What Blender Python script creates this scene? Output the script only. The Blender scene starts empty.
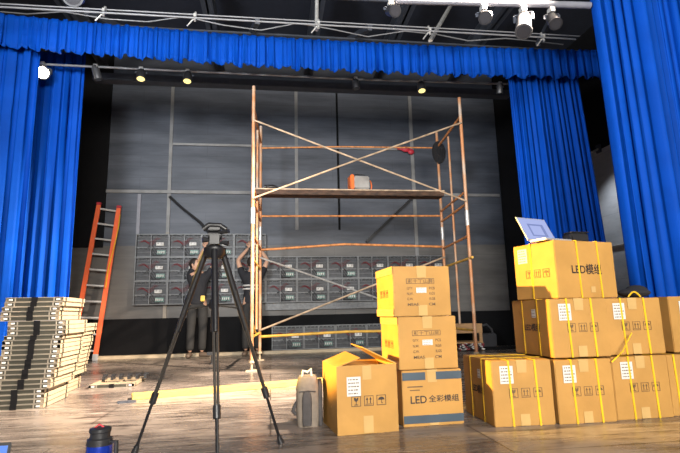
import bpy, bmesh, math, random
from mathutils import Vector, Matrix, Euler
random.seed(7)
C = bpy.context.scene.collection
PI = math.pi
R = math.radians

# ------------------------------------------------------------------ materials
MATS = {}
def mat(name, col, rough=.6, metal=0., var=.12, scale=8., bump=0., emit=None, estr=0., sheen=0., spec=.5, stretch=(1, 1, 1), coat=0.):
    if name in MATS: return MATS[name]
    m = bpy.data.materials.new(name); m.use_nodes = True
    nt = m.node_tree; b = nt.nodes['Principled BSDF']
    tc = nt.nodes.new('ShaderNodeTexCoord'); mp = nt.nodes.new('ShaderNodeMapping')
    mp.inputs['Scale'].default_value = stretch
    nz = nt.nodes.new('ShaderNodeTexNoise'); nz.inputs['Scale'].default_value = scale; nz.inputs['Detail'].default_value = 5
    nt.links.new(tc.outputs['Object'], mp.inputs[0]); nt.links.new(mp.outputs[0], nz.inputs['Vector'])
    cr = nt.nodes.new('ShaderNodeValToRGB')
    cr.color_ramp.elements[0].position = .3; cr.color_ramp.elements[1].position = .7
    lo = [max(0, c * (1 - var)) for c in col]; hi = [min(1, c * (1 + var)) for c in col]
    cr.color_ramp.elements[0].color = (*lo, 1); cr.color_ramp.elements[1].color = (*hi, 1)
    nt.links.new(nz.outputs['Fac'], cr.inputs[0]); nt.links.new(cr.outputs[0], b.inputs['Base Color'])
    b.inputs['Roughness'].default_value = rough; b.inputs['Metallic'].default_value = metal
    b.inputs['Specular IOR Level'].default_value = spec
    if coat: b.inputs['Coat Weight'].default_value = coat
    if sheen:
        b.inputs['Sheen Weight'].default_value = sheen
        b.inputs['Sheen Tint'].default_value = (min(1, col[0] * 2), min(1, col[1] * 2), min(1, col[2] * 1.5), 1)
    if bump:
        bp = nt.nodes.new('ShaderNodeBump'); bp.inputs['Strength'].default_value = bump; bp.inputs['Distance'].default_value = .01
        nt.links.new(nz.outputs['Fac'], bp.inputs['Height']); nt.links.new(bp.outputs[0], b.inputs['Normal'])
    if emit:
        b.inputs['Emission Color'].default_value = (*emit, 1); b.inputs['Emission Strength'].default_value = estr
    MATS[name] = m
    return m

def node_mat(name):
    m = bpy.data.materials.new(name); m.use_nodes = True
    return m, m.node_tree, m.node_tree.nodes['Principled BSDF']

def floor_mat():
    m, nt, b = node_mat('worn_stage_boards'); N = nt.nodes.new; L = nt.links.new
    tc = N('ShaderNodeTexCoord')
    def noise(scale, detail, stretch, rough=.6):
        mp = N('ShaderNodeMapping'); mp.inputs['Scale'].default_value = stretch
        n = N('ShaderNodeTexNoise'); n.inputs['Scale'].default_value = scale; n.inputs['Detail'].default_value = detail; n.inputs['Roughness'].default_value = rough
        L(tc.outputs['Object'], mp.inputs[0]); L(mp.outputs[0], n.inputs['Vector']); return n
    def ramp(src, p0, c0, p1, c1):
        r = N('ShaderNodeValToRGB'); e = r.color_ramp.elements
        e[0].position, e[1].position = p0, p1; e[0].color = (*c0, 1); e[1].color = (*c1, 1); L(src, r.inputs[0]); return r
    def mix(fac, a, c, mode='MIX'):
        x = N('ShaderNodeMix'); x.data_type = 'RGBA'; x.blend_type = mode
        if isinstance(fac, float): x.inputs[0].default_value = fac
        else: L(fac, x.inputs[0])
        L(a, x.inputs[6]); L(c, x.inputs[7]); return x.outputs[2]
    big = noise(.9, 4, (1, 1.6, 1)); base = ramp(big.outputs['Fac'], .35, (.125, .102, .09), .68, (.31, .255, .215))
    sc = noise(2.2, 8, (1., 7., 1), .75); scr = ramp(sc.outputs['Fac'], .5, (0, 0, 0), .75, (.85, .85, .85))
    pale = N('ShaderNodeRGB'); pale.outputs[0].default_value = (.48, .41, .35, 1)
    c = mix(scr.outputs[0], base.outputs[0], pale.outputs[0])
    dk = noise(3.5, 6, (.8, 4, 1), .7); dkr = ramp(dk.outputs['Fac'], .36, (1, 1, 1), .5, (0, 0, 0))
    dark = N('ShaderNodeRGB'); dark.outputs[0].default_value = (.065, .05, .042, 1)
    c = mix(dkr.outputs[0], c, dark.outputs[0])
    # board joints running across the stage
    br = N('ShaderNodeTexBrick'); mp = N('ShaderNodeMapping'); L(tc.outputs['Object'], mp.inputs[0]); L(mp.outputs[0], br.inputs['Vector'])
    br.inputs['Scale'].default_value = 1.; br.inputs['Brick Width'].default_value = 2.4; br.inputs['Row Height'].default_value = .62
    br.inputs['Mortar Size'].default_value = .006; br.inputs['Color1'].default_value = (1, 1, 1, 1); br.inputs['Color2'].default_value = (.8, .8, .8, 1); br.inputs['Mortar'].default_value = (.25, .25, .25, 1)
    c = mix(1.0, c, br.outputs['Color'], 'MULTIPLY')
    L(c, b.inputs['Base Color'])
    rr = ramp(big.outputs['Fac'], .3, (.16,) * 3, .7, (.36,) * 3)
    rm = mix(scr.outputs[0], rr.outputs[0], ramp(sc.outputs['Fac'], 0, (.5,) * 3, 1, (.55,) * 3).outputs[0])
    L(rm, b.inputs['Roughness'])
    bp = N('ShaderNodeBump'); bp.inputs['Strength'].default_value = .12; bp.inputs['Distance'].default_value = .01
    L(sc.outputs['Fac'], bp.inputs['Height']); L(bp.outputs[0], b.inputs['Normal'])
    b.inputs['Specular IOR Level'].default_value = .5
    return m

def wall_mat(name, c_lo, c_hi, line=.22, rough=.55):
    """painted boards with fine horizontal joints, smudges and streaks"""
    m, nt, b = node_mat(name); N = nt.nodes.new; L = nt.links.new
    tc = N('ShaderNodeTexCoord')
    mp = N('ShaderNodeMapping'); mp.inputs['Scale'].default_value = (.5, 1, 3.); L(tc.outputs['Object'], mp.inputs[0])
    n = N('ShaderNodeTexNoise'); n.inputs['Scale'].default_value = 1.5; n.inputs['Detail'].default_value = 7; n.inputs['Roughness'].default_value = .62; L(mp.outputs[0], n.inputs['Vector'])
    r = N('ShaderNodeValToRGB'); e = r.color_ramp.elements; e[0].position = .3; e[1].position = .72
    e[0].color = (*c_lo, 1); e[1].color = (*c_hi, 1); L(n.outputs['Fac'], r.inputs[0])
    mp2 = N('ShaderNodeMapping'); mp2.inputs['Rotation'].default_value = (PI / 2, 0, 0); L(tc.outputs['Object'], mp2.inputs[0])
    br = N('ShaderNodeTexBrick'); L(mp2.outputs[0], br.inputs['Vector']); br.inputs['Scale'].default_value = 1
    br.inputs['Brick Width'].default_value = 2.44; br.inputs['Row Height'].default_value = line; br.inputs['Mortar Size'].default_value = .004
    br.inputs['Color1'].default_value = (1, 1, 1, 1); br.inputs['Color2'].default_value = (.95, .95, .96, 1); br.inputs['Mortar'].default_value = (.7, .7, .7, 1)
    x = N('ShaderNodeMix'); x.data_type = 'RGBA'; x.blend_type = 'MULTIPLY'; x.inputs[0].default_value = 1
    L(r.outputs[0], x.inputs[6]); L(br.outputs['Color'], x.inputs[7]); L(x.outputs[2], b.inputs['Base Color'])
    b.inputs['Roughness'].default_value = rough
    return m

def card_mat(name, col, var=.1):
    m, nt, b = node_mat(name); N = nt.nodes.new; L = nt.links.new
    tc = N('ShaderNodeTexCoord'); oi = N('ShaderNodeObjectInfo')
    ad = N('ShaderNodeVectorMath'); ad.operation = 'ADD'; L(tc.outputs['Object'], ad.inputs[0]); L(oi.outputs['Location'], ad.inputs[1])
    n = N('ShaderNodeTexNoise'); n.inputs['Scale'].default_value = 5; n.inputs['Detail'].default_value = 6; L(ad.outputs[0], n.inputs['Vector'])
    r = N('ShaderNodeValToRGB'); e = r.color_ramp.elements; e[0].position = .3; e[1].position = .7
    e[0].color = (*[c * (1 - var) for c in col], 1); e[1].color = (*[c * (1 + var) for c in col], 1); L(n.outputs['Fac'], r.inputs[0])
    L(r.outputs[0], b.inputs['Base Color']); b.inputs['Roughness'].default_value = .62; b.inputs['Specular IOR Level'].default_value = .3
    w = N('ShaderNodeTexNoise'); w.inputs['Scale'].default_value = 14; L(ad.outputs[0], w.inputs['Vector'])
    bp = N('ShaderNodeBump'); bp.inputs['Strength'].default_value = .25; bp.inputs['Distance'].default_value = .006
    L(w.outputs['Fac'], bp.inputs['Height']); L(bp.outputs[0], b.inputs['Normal'])
    return m

M_FLOOR = floor_mat()
M_WALL = wall_mat('dark_painted_wall', (.038, .045, .060), (.098, .110, .138))
M_WALLLOW = wall_mat('grey_plywood_wall', (.08, .074, .07), (.155, .146, .134), .6)
M_SIDE = wall_mat('concrete_side_wall', (.3, .32, .35), (.46, .48, .52), 1.2, .8)
M_BLACK = mat('matt_black_paint', (.006, .006, .007), .8, spec=.15)
M_CEIL = mat('dark_ceiling', (.012, .015, .028), .9)
M_STEEL = mat('dark_grey_steel', (.055, .062, .08), .5, .2)
M_PIPE = mat('galvanised_pipe', (.2, .2, .21), .5, .2)
M_WHITEPIPE = mat('white_painted_pipe', (.2, .2, .23), .5)
M_STRIP = mat('grey_wall_batten', (.2, .2, .2), .6, var=.25, scale=4)
M_BEIGE = mat('beige_wall_batten', (.26, .23, .19), .6)
M_VELVET = mat('royal_blue_velvet', (.0, .055, .37), .7, sheen=.0, var=.12, scale=3, spec=.12)
M_CARD = card_mat('brown_cardboard', (.46, .245, .066))
M_CARD2 = card_mat('orange_brown_cardboard', (.47, .25, .066))
M_INNER = card_mat('cardboard_inside', (.34, .2, .08))
M_TAPE = mat('clear_packing_tape', (.56, .36, .14), .18, var=.06)
M_STRAP = mat('yellow_plastic_strap', (.85, .52, .02), .35)
M_LABEL = mat('white_paper_label', (.62, .61, .58), .6, var=.04)
M_INK = mat('black_print', (.035, .025, .02), .6)
M_FADED = mat('faded_print', (.13, .075, .03), .6)
M_BAND = mat('slate_blue_print', (.05, .075, .1), .45)
M_ORUST = mat('orange_painted_steel', (.62, .24, .075), .5, .1, var=.45, scale=14, stretch=(1, 1, .4))
def patch_mat(name, a, c, scale=7):
    m = mat(name, a, .5, .1); nt = m.node_tree
    r = [n for n in nt.nodes if n.type == 'VALTORGB'][0]; e = r.color_ramp.elements
    e[0].position = .42; e[1].position = .6; e[0].color = (*a, 1); e[1].color = (*c, 1)
    x = e.new(.75); x.color = (.5, .48, .45, 1)
    [n for n in nt.nodes if n.type == 'TEX_NOISE'][0].inputs['Scale'].default_value = scale
    return m
M_POST = patch_mat('worn_orange_post', (.56, .24, .1), (.58, .38, .25), 3.5)
M_RUSTG = mat('worn_steel_tube', (.5, .36, .24), .5, .2, var=.4, scale=9)
M_YELL = mat('yellow_painted_steel', (.75, .42, .06), .5, var=.2)
M_GALV = mat('galvanised_tube', (.5, .49, .47), .4, .5, var=.25, scale=12)
M_BOARD = mat('stained_platform', (.07, .034, .018), .7, var=.6, scale=9, stretch=(1, 3, 3))
M_LADDER = mat('orange_fibreglass', (1., .17, .06), .4)
M_ALU = mat('brushed_aluminium', (.6, .6, .6), .45, .15)
M_PLANK = mat('yellow_pine', (.55, .37, .1), .6, var=.15, scale=5, stretch=(1, 10, 10))
M_PALE = mat('pale_timber', (.5, .4, .27), .6, var=.2, stretch=(1, 8, 8))
M_CAB = mat('cream_aluminium_frame', (.4, .31, .205), .5, .1, var=.08)
M_CABEDGE = mat('bright_frame_edge', (.3, .27, .22), .45, .2, var=.06)
M_OLIVE = mat('dark_olive_recess', (.035, .033, .022), .55, var=.2)
M_PANEL = mat('dark_module_back', (.05, .052, .058), .55, var=.25, scale=20)
M_FRAME = mat('grey_cast_frame', (.14, .145, .15), .5, .1, var=.25, scale=18)
M_RED = mat('red_wire', (.5, .03, .05), .5)
M_WIRE = mat('dull_red_wire', (.22, .03, .04), .5)
M_TEAL = mat('circuit_board', (.1, .2, .17), .5, var=.5, scale=40)
M_WOOD = mat('brown_wood', (.34, .19, .08), .6, var=.2, stretch=(1, 8, 8))
M_DARKG = mat('dark_grey_plastic', (.05, .05, .055), .35)
M_SKIN = mat('skin', (.62, .36, .24), .55, var=.06)
M_HAIR = mat('dark_hair', (.03, .02, .016), .6)
M_SHIRT = mat('black_cotton', (.018, .018, .022), .85)
M_TROUS = mat('dark_trousers', (.026, .025, .024), .85, var=.25)
M_SHOE = mat('brown_shoe_leather', (.12, .085, .06), .6)
M_STRIPE = mat('white_stripe', (.6, .58, .55), .8)
M_TRIPOD = mat('black_anodised', (.012, .012, .014), .4, .1)
M_TLEG = mat('tripod_tube', (.05, .045, .04), .35, .3)
M_BAG = mat('grey_canvas', (.21, .175, .14), .85, var=.15, scale=30)
M_BAGD = mat('dark_grey_canvas', (.06, .055, .055), .8, var=.2, scale=30)
M_FLASK = mat('blue_lacquer', (.01, .035, .32), .22, .4, coat=.5)
M_PLAST = mat('black_plastic', (.02, .02, .022), .35)
M_SILVER = mat('laptop_silver', (.6, .58, .57), .35, .6)
M_SCREEN = mat('lit_screen', (.1, .12, .2), .2, emit=(.36, .42, .75), estr=.75, var=.02)
M_SCREEN2 = mat('lit_screen_window', (.08, .1, .2), .2, emit=(.16, .2, .42), estr=.7, var=.02)
M_SCREEN3 = mat('bright_blue_screen', (.05, .1, .3), .2, emit=(.1, .22, .6), estr=.7, var=.02)
M_ORANGE = mat('orange_plastic', (.85, .17, .02), .4)
M_GREY = mat('grey_device_shell', (.34, .32, .3), .45, .2)
M_CAN = mat('black_lamp_housing', (.03, .03, .034), .4, .5)
M_CANG = mat('silver_lamp_housing', (.07, .07, .075), .35, .4)
M_LENS = mat('lamp_glass', (.03, .03, .035), .15, var=.02)
M_WARM = mat('warm_lamp_lens', (.8, .7, .3), .3, emit=(1., .82, .3), estr=1.0, var=.02)
M_HOT = mat('burning_lamp_lens', (1, 1, .9), .3, emit=(1., .93, .72), estr=40., var=.01)

# ------------------------------------------------------------------ mesh builder
class MB:
    def __init__(s): s.v = []; s.f = []; s.mi = []; s.cur = 0
    def add(s, vs, fs):
        o = len(s.v); s.v += [tuple(v) for v in vs]
        for f in fs: s.f.append([i + o for i in f]); s.mi.append(s.cur)
        return s
    def box(s, c, d, rot=None):
        x, y, z = (k / 2 for k in d)
        vs = [Vector(p) for p in ((-x, -y, -z), (x, -y, -z), (x, y, -z), (-x, y, -z), (-x, -y, z), (x, -y, z), (x, y, z), (-x, y, z))]
        if rot is not None: vs = [rot @ v for v in vs]
        return s.add([v + Vector(c) for v in vs], [(0, 3, 2, 1), (4, 5, 6, 7), (0, 1, 5, 4), (1, 2, 6, 5), (2, 3, 7, 6), (3, 0, 4, 7)])
    def span(s, a, b):
        return s.box([(p + q) / 2 for p, q in zip(a, b)], [abs(q - p) for p, q in zip(a, b)])
    def bar(s, p, q, w, h):
        p, q = Vector(p), Vector(q); d = q - p; L = d.length; d.normalize()
        up = Vector((0, 0, 1)) if abs(d.z) < .95 else Vector((0, 1, 0))
        sd = d.cross(up).normalized(); up = sd.cross(d)
        rot = Matrix((d, sd, up)).transposed()
        return s.box((p + q) / 2, (L, w, h), rot)
    def tube(s, pts, r, n=10, cap=True):
        pts = [Vector(p) for p in pts]; rr = r if isinstance(r, (list, tuple)) else [r] * len(pts)
        rings = []; prev = None
        for i, p in enumerate(pts):
            t = (pts[min(i + 1, len(pts) - 1)] - pts[max(i - 1, 0)]).normalized()
            if prev is None:
                a = Vector((0, 0, 1)) if abs(t.z) < .9 else Vector((0, 1, 0)); prev = t.cross(a).normalized()
            prev = (prev - t * prev.dot(t)).normalized(); b = t.cross(prev)
            rings.append([p + rr[i] * (math.cos(2 * PI * k / n) * prev + math.sin(2 * PI * k / n) * b) for k in range(n)])
        vs = [v for g in rings for v in g]; fs = []
        for i in range(len(pts) - 1):
            for k in range(n): a = i * n + k; b = i * n + (k + 1) % n; fs.append((a, b, b + n, a + n))
        if cap: fs.append(tuple(range(n))[::-1]); fs.append(tuple(range((len(pts) - 1) * n, len(pts) * n)))
        return s.add(vs, fs)
    def lathe(s, prof, n=20, M=None):
        """prof: (radius, z) from bottom to top"""
        vs = []; fs = []
        for r, z in prof:
            for k in range(n):
                v = Vector((r * math.cos(2 * PI * k / n), r * math.sin(2 * PI * k / n), z)); vs.append(M @ v if M else v)
        for i in range(len(prof) - 1):
            for k in range(n): a = i * n + k; b = i * n + (k + 1) % n; fs.append((a, b, b + n, a + n))
        fs.append(tuple(range(n))[::-1]); fs.append(tuple(range((len(prof) - 1) * n, len(prof) * n)))
        return s.add(vs, fs)
    def prism(s, pts, fm, t):
        """pts: 2D outline, fm(u, v, n) -> xyz, t: thickness along n"""
        n = len(pts); vs = [fm(u, v, 0) for u, v in pts] + [fm(u, v, t) for u, v in pts]
        return s.add(vs, [tuple(range(n))[::-1], tuple(range(n, 2 * n))] + [(i, (i + 1) % n, (i + 1) % n + n, i + n) for i in range(n)])
    def ball(s, c, r, n=14, m=9):
        rx, ry, rz = r if isinstance(r, (tuple, list)) else (r, r, r)
        vs = []; fs = []
        for i in range(m + 1):
            t = PI * i / m
            for k in range(n):
                a = 2 * PI * k / n; q = max(math.sin(t), 1e-3)
                vs.append((c[0] + rx * q * math.cos(a), c[1] + ry * q * math.sin(a), c[2] - rz * math.cos(t)))
        for i in range(m):
            for k in range(n): a = i * n + k; b = i * n + (k + 1) % n; fs.append((a, b, b + n, a + n))
        return s.add(vs, fs)
    def build(s, name, m, parent=None, bevel=0., smooth=False, seg=2):
        me = bpy.data.meshes.new(name); me.from_pydata(s.v, [], s.f)
        ms = m if isinstance(m, (list, tuple)) else [m]
        for k in ms: me.materials.append(k)
        me.polygons.foreach_set('material_index', s.mi)
        bm = bmesh.new(); bm.from_mesh(me); bmesh.ops.recalc_face_normals(bm, faces=bm.faces)
        if bevel:
            bmesh.ops.bevel(bm, geom=[e for e in bm.edges], offset=bevel, segments=seg, affect='EDGES', clamp_overlap=True)
        if smooth:
            for f in bm.faces: f.smooth = True
            for e in bm.edges:
                if len(e.link_faces) == 2 and e.calc_face_angle(0) > R(42): e.smooth = False
        bm.to_mesh(me); bm.free()
        o = bpy.data.objects.new(name, me); C.objects.link(o)
        if parent is not None: o.parent = parent
        return o

def tag(o, label=None, cat=None, group=None, kind=None):
    if label: o['label'] = label
    if cat: o['category'] = cat
    if group: o['group'] = group
    if kind: o['kind'] = kind
    return o
def empty(name, loc, rz=0., label=None, cat=None, group=None):
    o = bpy.data.objects.new(name, None); C.objects.link(o); o.empty_display_size = .1
    o.location = loc; o.rotation_euler = (0, 0, rz)
    return tag(o, label, cat, group)
KIDS = {}
def copy_tree(o, parent=None):
    c = o.copy(); C.objects.link(c)
    if parent is not None: c.parent = parent
    for ch in list(o.children): copy_tree(ch, c)
    return c
def struct(name, b, m, **k):
    return tag(b.build(name, m, **k), kind='structure')

# ------------------------------------------------------------------ the setting
struct('floor', MB().span((-8, -2.5, -.2), (8, 10.2, 0)), M_FLOOR)
WY = 9.45
b = MB(); b.span((-8, WY, 2.0), (8, WY + .3, 6.2)); b.cur = 1; b.span((-8, WY, 0), (8, WY + .3, 2.0))
struct('wall_back', b, [M_WALL, M_WALLLOW])
struct('baseboard_back', MB().span((-8, WY - .03, 0), (6.3, WY, .68)), M_BLACK)
b = MB(); b.span((6.3, 1.5, 0), (6.6, WY, 3.7)); b.cur = 1; b.span((6.3, 1.5, 3.7), (6.6, WY, 6.2))
struct('wall_right', b, [M_SIDE, M_BLACK])
struct('wall_left', MB().span((-8.2, 1.5, 0), (-8, WY, 6.2)), M_BLACK)
struct('ceiling', MB().span((-8.2, 4.2, 6.2), (6.6, WY + .3, 6.4)), M_CEIL)
tn = [0]
def trim(a, c, m):
    tn[0] += 1; return struct('trim_%d' % tn[0], MB().span(a, c), m, bevel=.002)
trim((-1.93, WY - .03, 2.25), (-1.87, WY, 5.3), M_STRIP)
trim((-1.93, WY - .03, .68), (-1.87, WY, 2.25), M_BEIGE)
trim((.47, WY - .02, 2.3), (.53, WY, 5.3), M_STRIP)
trim((1.31, WY - .02, 2.3), (1.35, WY, 5.3), M_BLACK)
trim((2.83, WY - .03, .92), (2.90, WY, 5.35), M_STRIP)
trim((-2.46, WY - .03, 2.22), (-2.40, WY, 2.98), M_WHITEPIPE)
trim((-3.8, WY - .045, 2.99), (4.68, WY - .03, 3.05), M_STRIP)
trim((-1.87, WY - .045, 3.94), (2.76, WY - .03, 3.985), M_STRIP)
trim((-3.0, WY - .2, 0), (3.2, WY - .05, .055), M_PALE)           # pale timber cleat at the foot of the wall
trim((-.1, WY - .06, .78), (3.4, WY - .03, .91), M_FRAME)         # grey rail below the mounted panels
# flat black boards either side of the wall
o = struct('trim_14', MB().span((-4.4, WY - .06, 1.97), (-3.02, WY - .015, 5.9)), M_BLACK)
o = struct('trim_15', MB().span((4.72, WY - .06, .0), (6.25, WY - .015, 5.9)), M_BLACK)

# roof steel
for i, (x, y0, y1, z) in enumerate(((-3.2, 6.6, 9.4, 5.5), (-1.0, 6.6, 9.4, 5.5), (.75, 6.6, 9.4, 5.5), (2.2, 6.6, 9.4, 5.5), (3.8, 6.6, 9.4, 5.5))):
    b = MB(); b.span((x - .09, y0, z), (x + .09, y1, z + .02)); b.span((x - .015, y0, z), (x + .015, y1, z + .3)); b.span((x - .09, y0, z + .28), (x + .09, y1, z + .3))
    tag(b.build('roof_joist', M_STEEL), ['dark steel roof joist at the far left above the valance', 'dark steel roof joist second from the left above the valance', 'dark steel roof joist in the middle above the valance',
        'dark steel roof joist second from the right above the valance', 'dark steel roof joist at the far right above the valance'][i], 'beam')
b = MB(); b.span((-6, 7.45, 4.93), (6.3, 7.65, 4.96)); b.span((-6, 7.53, 4.93), (6.3, 7.57, 5.2)); b.span((-6, 7.45, 5.17), (6.3, 7.65, 5.2))
tag(b.build('cross_beam', M_STEEL), 'long dark steel beam crossing the roof behind the valance', 'beam')
for i, (p, q) in enumerate((((-2.6, 6.8, 5.0), (-2.2, 8.6, 5.6)), ((-.2, 6.8, 5.0), (-.5, 8.8, 5.7)), ((1.5, 6.8, 5.0), (1.25, 8.6, 5.7)))):
    tag(MB().bar(p, q, .07, .09).build('roof_brace', M_STEEL), ['dark slanting roof brace above the left part of the valance', 'dark slanting roof brace above the valance left of the hanger rod', 'dark slanting roof brace above the valance right of the hanger rod'][i], 'brace')
b = MB()
b.tube([(-4 + .55 * i, 6.9 + .1 * math.sin(i * 2.1), 4.98 + .03 * math.sin(i * 1.7)) for i in range(17)], .01, 6)
tag(b.build('roof_cable', M_PIPE, smooth=True), 'thin loose cable run laid along the roof steel above the valance', 'cable')
# lighting beam behind the valance
b = MB(); b.span((-2.75, 7.6, 4.36), (4.15, 7.78, 4.47))
tag(b.build('lighting_beam', M_STEEL, bevel=.008), 'long dark grey box beam below the valance carrying the lamps', 'beam')
b = MB(); b.tube([(-3.3, 6.65, 4.08), (1.4, 6.65, 4.06), (4.3, 6.65, 4.10)], .016)
tag(b.build('lighting_pipe', M_PIPE, smooth=True), 'thin pale pipe just under the valance above the grey lighting beam', 'pipe')
# truss of two pipes in front of the valance
t = empty('pipe_batten', (0, 5.6, 4.2), 0, 'twin white pipe batten running above the blue valance', 'pipe')
MB().tube([(-4.4, 0, .06), (4.1, 0, .09)], .009).build('upper_pipe', M_PIPE, t, smooth=True)
MB().tube([(-4.4, -.05, -.01), (4.0, -.05, .01)], .012).build('lower_pipe', M_PIPE, t, smooth=True)
for x in (-1.93, -.9, .58, 2.0, 3.55):
    b = MB(); b.tube([(x, 0, .1), (x, -.05, -.04)], .014, 8); b.box((x, -.03, .03), (.03, .07, .04)); b.tube([(x, -.03, .02), (x - .09, -.03, -.1)], .009, 8)
    b.build('pipe_clamp', M_GALV, t, smooth=True)
b = MB(); b.tube([(.57, 5.75, 4.25), (.62, 5.85, 5.6)], .025, 8)
tag(b.build('hanger_rod', M_GALV, smooth=True), 'pale upright hanger rod rising from the twin pipes near the middle', 'rod')
b = MB(); b.bar((2.05, 5.7, 4.16), (2.75, 6.6, 5.35), .05, .03)
tag(b.build('hanger_strut', M_GALV), 'pale slanting hanger strut right of the middle above the valance', 'strut')
b = MB(); b.bar((3.55, 5.7, 4.2), (4.45, 6.6, 5.35), .05, .05)
tag(b.build('hanger_strut', M_STEEL), 'dark slanting hanger strut at the right above the valance', 'strut')
b = MB(); b.tube([(1.2, 4.25, 3.69), (3.27, 4.25, 3.78)], .035, 12)
tag(b.build('front_batten', M_WHITEPIPE, smooth=True), 'thick white lighting pipe at the top right edge of the picture', 'pipe')
b = MB(); b.tube([(-2.6, 4.25, 3.62), (1.2, 4.25, 3.69)], .022, 12)
tag(b.build('front_batten', M_STEEL, smooth=True), 'thin dark lighting pipe along the top edge of the picture', 'pipe')

# ------------------------------------------------------------------ curtains
def curtain(name, x0, x1, Y, z0, z1, wave, amp, label, cat='curtain', hem=.0, gather=0., yslope=0., seed=1, nz=14, topx=None, sag=None):
    rnd = random.Random(seed); nx = int((x1 - x0) / wave * 14); vs = []; fs = []
    ph = [rnd.uniform(0, 6.28) for _ in range(6)]; us = []
    warp = [rnd.uniform(.6, 1.4) for _ in range(int((x1 - x0) / wave) + 4)]
    for j in range(nz + 1):
        t = j / nz; z = z0 + (z1 - z0) * t
        for i in range(nx + 1):
            u = i / nx; s = u * (x1 - x0) / wave
            k = int(s); fr = s - k; fr = fr ** (warp[k])
            a = 2 * PI * (k + fr)
            f = math.sin(a + .25 * math.sin(3 * t + ph[0] + k)) + .35 * math.sin(2 * a + ph[1] + k * 1.3 + .5 * t) + .22 * math.sin(.31 * a + ph[2])
            A = amp * (1 - gather * t) * (.75 + .35 * math.sin(k * 2.1 + ph[3]))
            x = x0 + (x1 - x0) * u
            if topx: x = x + (topx[0] + (topx[1] - topx[0]) * u) * t
            zz = z
            if j == 0 and hem: zz = z0 + hem * math.sin(a * .5 + ph[4]) + hem * .6 * math.sin(a * 1.5)
            if sag: zz += sag * ((x - 1.2) / 3.6) ** 2
            vs.append((x + amp * .25 * math.cos(2 * a + k), Y + yslope * u + A * f, zz))
    w = nx + 1
    for j in range(nz):
        for i in range(nx): a = j * w + i; fs.append((a, a + 1, a + 1 + w, a + w))
    o = MB().add(vs, fs).build(name, M_VELVET, smooth=False)
    for p in o.data.polygons: p.use_smooth = True
    md = o.modifiers.new('thickness', 'SOLIDIFY'); md.thickness = .008; md.offset = 0
    return tag(o, label, cat)
curtain('stage_valance', -5.2, 5.9, 6.2, 3.95, 4.385, .125, .04, 'short gathered royal blue valance hanging across the top of the stage', 'valance', hem=.02, gather=.5, seed=3, nz=7, sag=.075)
curtain('stage_curtain', -4.6, -2.62, 6.9, .02, 4.4, .13, .065, 'royal blue pleated curtain at left between the front left curtain and the ladder', gather=.2, seed=5)
curtain('stage_curtain', -5.6, -2.98, 6.35, .02, 4.3, .17, .075, 'royal blue pleated curtain at the far left edge behind the stack of frames', gather=.2, seed=6)
curtain('stage_curtain', 3.53, 4.83, 6.42, .02, 4.3, .10, .055, 'royal blue pleated curtain at the right behind the laptop box', gather=.1, seed=9, topx=(-.06, -.26))
curtain('stage_curtain', 3.37, 5.3, 4.2, .02, 4.9, .125, .075, 'large royal blue pleated curtain nearest the camera at the right edge', gather=.15, seed=12, topx=(-.10, -.10))

# ------------------------------------------------------------------ lamps
def stage_lamp(loc, aim, length, rad, body, lens, label, drop=.12, name='stage_lamp'):
    t = empty(name, loc, 0, label, 'stage light', 'stage lamps')
    d = Vector(aim).normalized(); q = d.to_track_quat('-Z', 'Y')
    hub = Vector((0, 0, -drop - rad))
    prof = [(rad * .99, -length * .62), (rad * 1.02, -length * .6), (rad, -length * .3), (rad * .96, length * .1), (rad * .8, length * .3), (rad * .3, length * .38)]
    h = MB().lathe(prof, 18).build('lamp_housing', body, t, smooth=True); h.location = hub; h.rotation_euler = q.to_euler()
    rm = MB(); rm.lathe([(rad * 1.08, -length * .66), (rad * 1.1, -length * .64), (rad * 1.1, -length * .58), (rad * 1.02, -length * .56)], 18); rm.build('rim', body, h, smooth=True)
    MB().lathe([(rad * .86, -length * .672), (rad * .86, -length * .655)], 18).build('lens', lens, h, smooth=True)
    y = MB(); s = q @ Vector((1, 0, 0)); s.z = 0; s.normalize()
    y.bar(hub + s * rad * 1.12, Vector((0, 0, -.05)) + s * rad * 1.12, .03, .008); y.bar(hub - s * rad * 1.12, Vector((0, 0, -.05)) - s * rad * 1.12, .03, .008)
    y.bar(Vector((0, 0, -.05)) - s * rad * 1.15, Vector((0, 0, -.05)) + s * rad * 1.15, .03, .008)
    y.build('yoke', M_STEEL, t)
    c = MB(); c.tube([(0, 0, -.06), (0, 0, .0)], .012, 8); c.box((0, 0, .0), (.05, .07, .05)); c.build('pipe_clamp', M_GALV, t)
    return t
stage_lamp((-1.77, 6.65, 4.07), (.05, -.25, -1), .15, .06, M_CAN, M_WARM, 'left of the three small downlights glowing yellow under the valance', .0)
stage_lamp((-1.15, 6.65, 4.065), (.0, -.25, -1), .15, .06, M_CAN, M_WARM, 'middle one of the three small downlights glowing yellow, left of the scaffold', .0)
stage_lamp((2.21, 6.65, 4.065), (0, -.25, -1), .15, .06, M_CAN, M_WARM, 'right one of the three small downlights glowing yellow, above the scaffold', .0)
stage_lamp((-3.03, 6.65, 4.08), (.45, -1, -.45), .16, .085, M_CAN, M_HOT, 'blazing white stage lamp under the valance at the far left', .04)
stage_lamp((-2.36, 6.65, 4.075), (.3, .1, -1), .2, .05, M_CANG, M_LENS, 'small pale unlit lamp hanging right of the blazing lamp', .0)
stage_lamp((1.22, 6.65, 4.06), (.1, -.1, -1), .16, .05, M_CAN, M_LENS, 'small dark unlit lamp under the valance above the middle of the scaffold', .0)
stage_lamp((3.45, 6.65, 4.085), (0, .2, -1), .16, .045, M_CANG, M_LENS, 'small pale unlit lamp under the valance left of the right curtain', .0)
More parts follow.
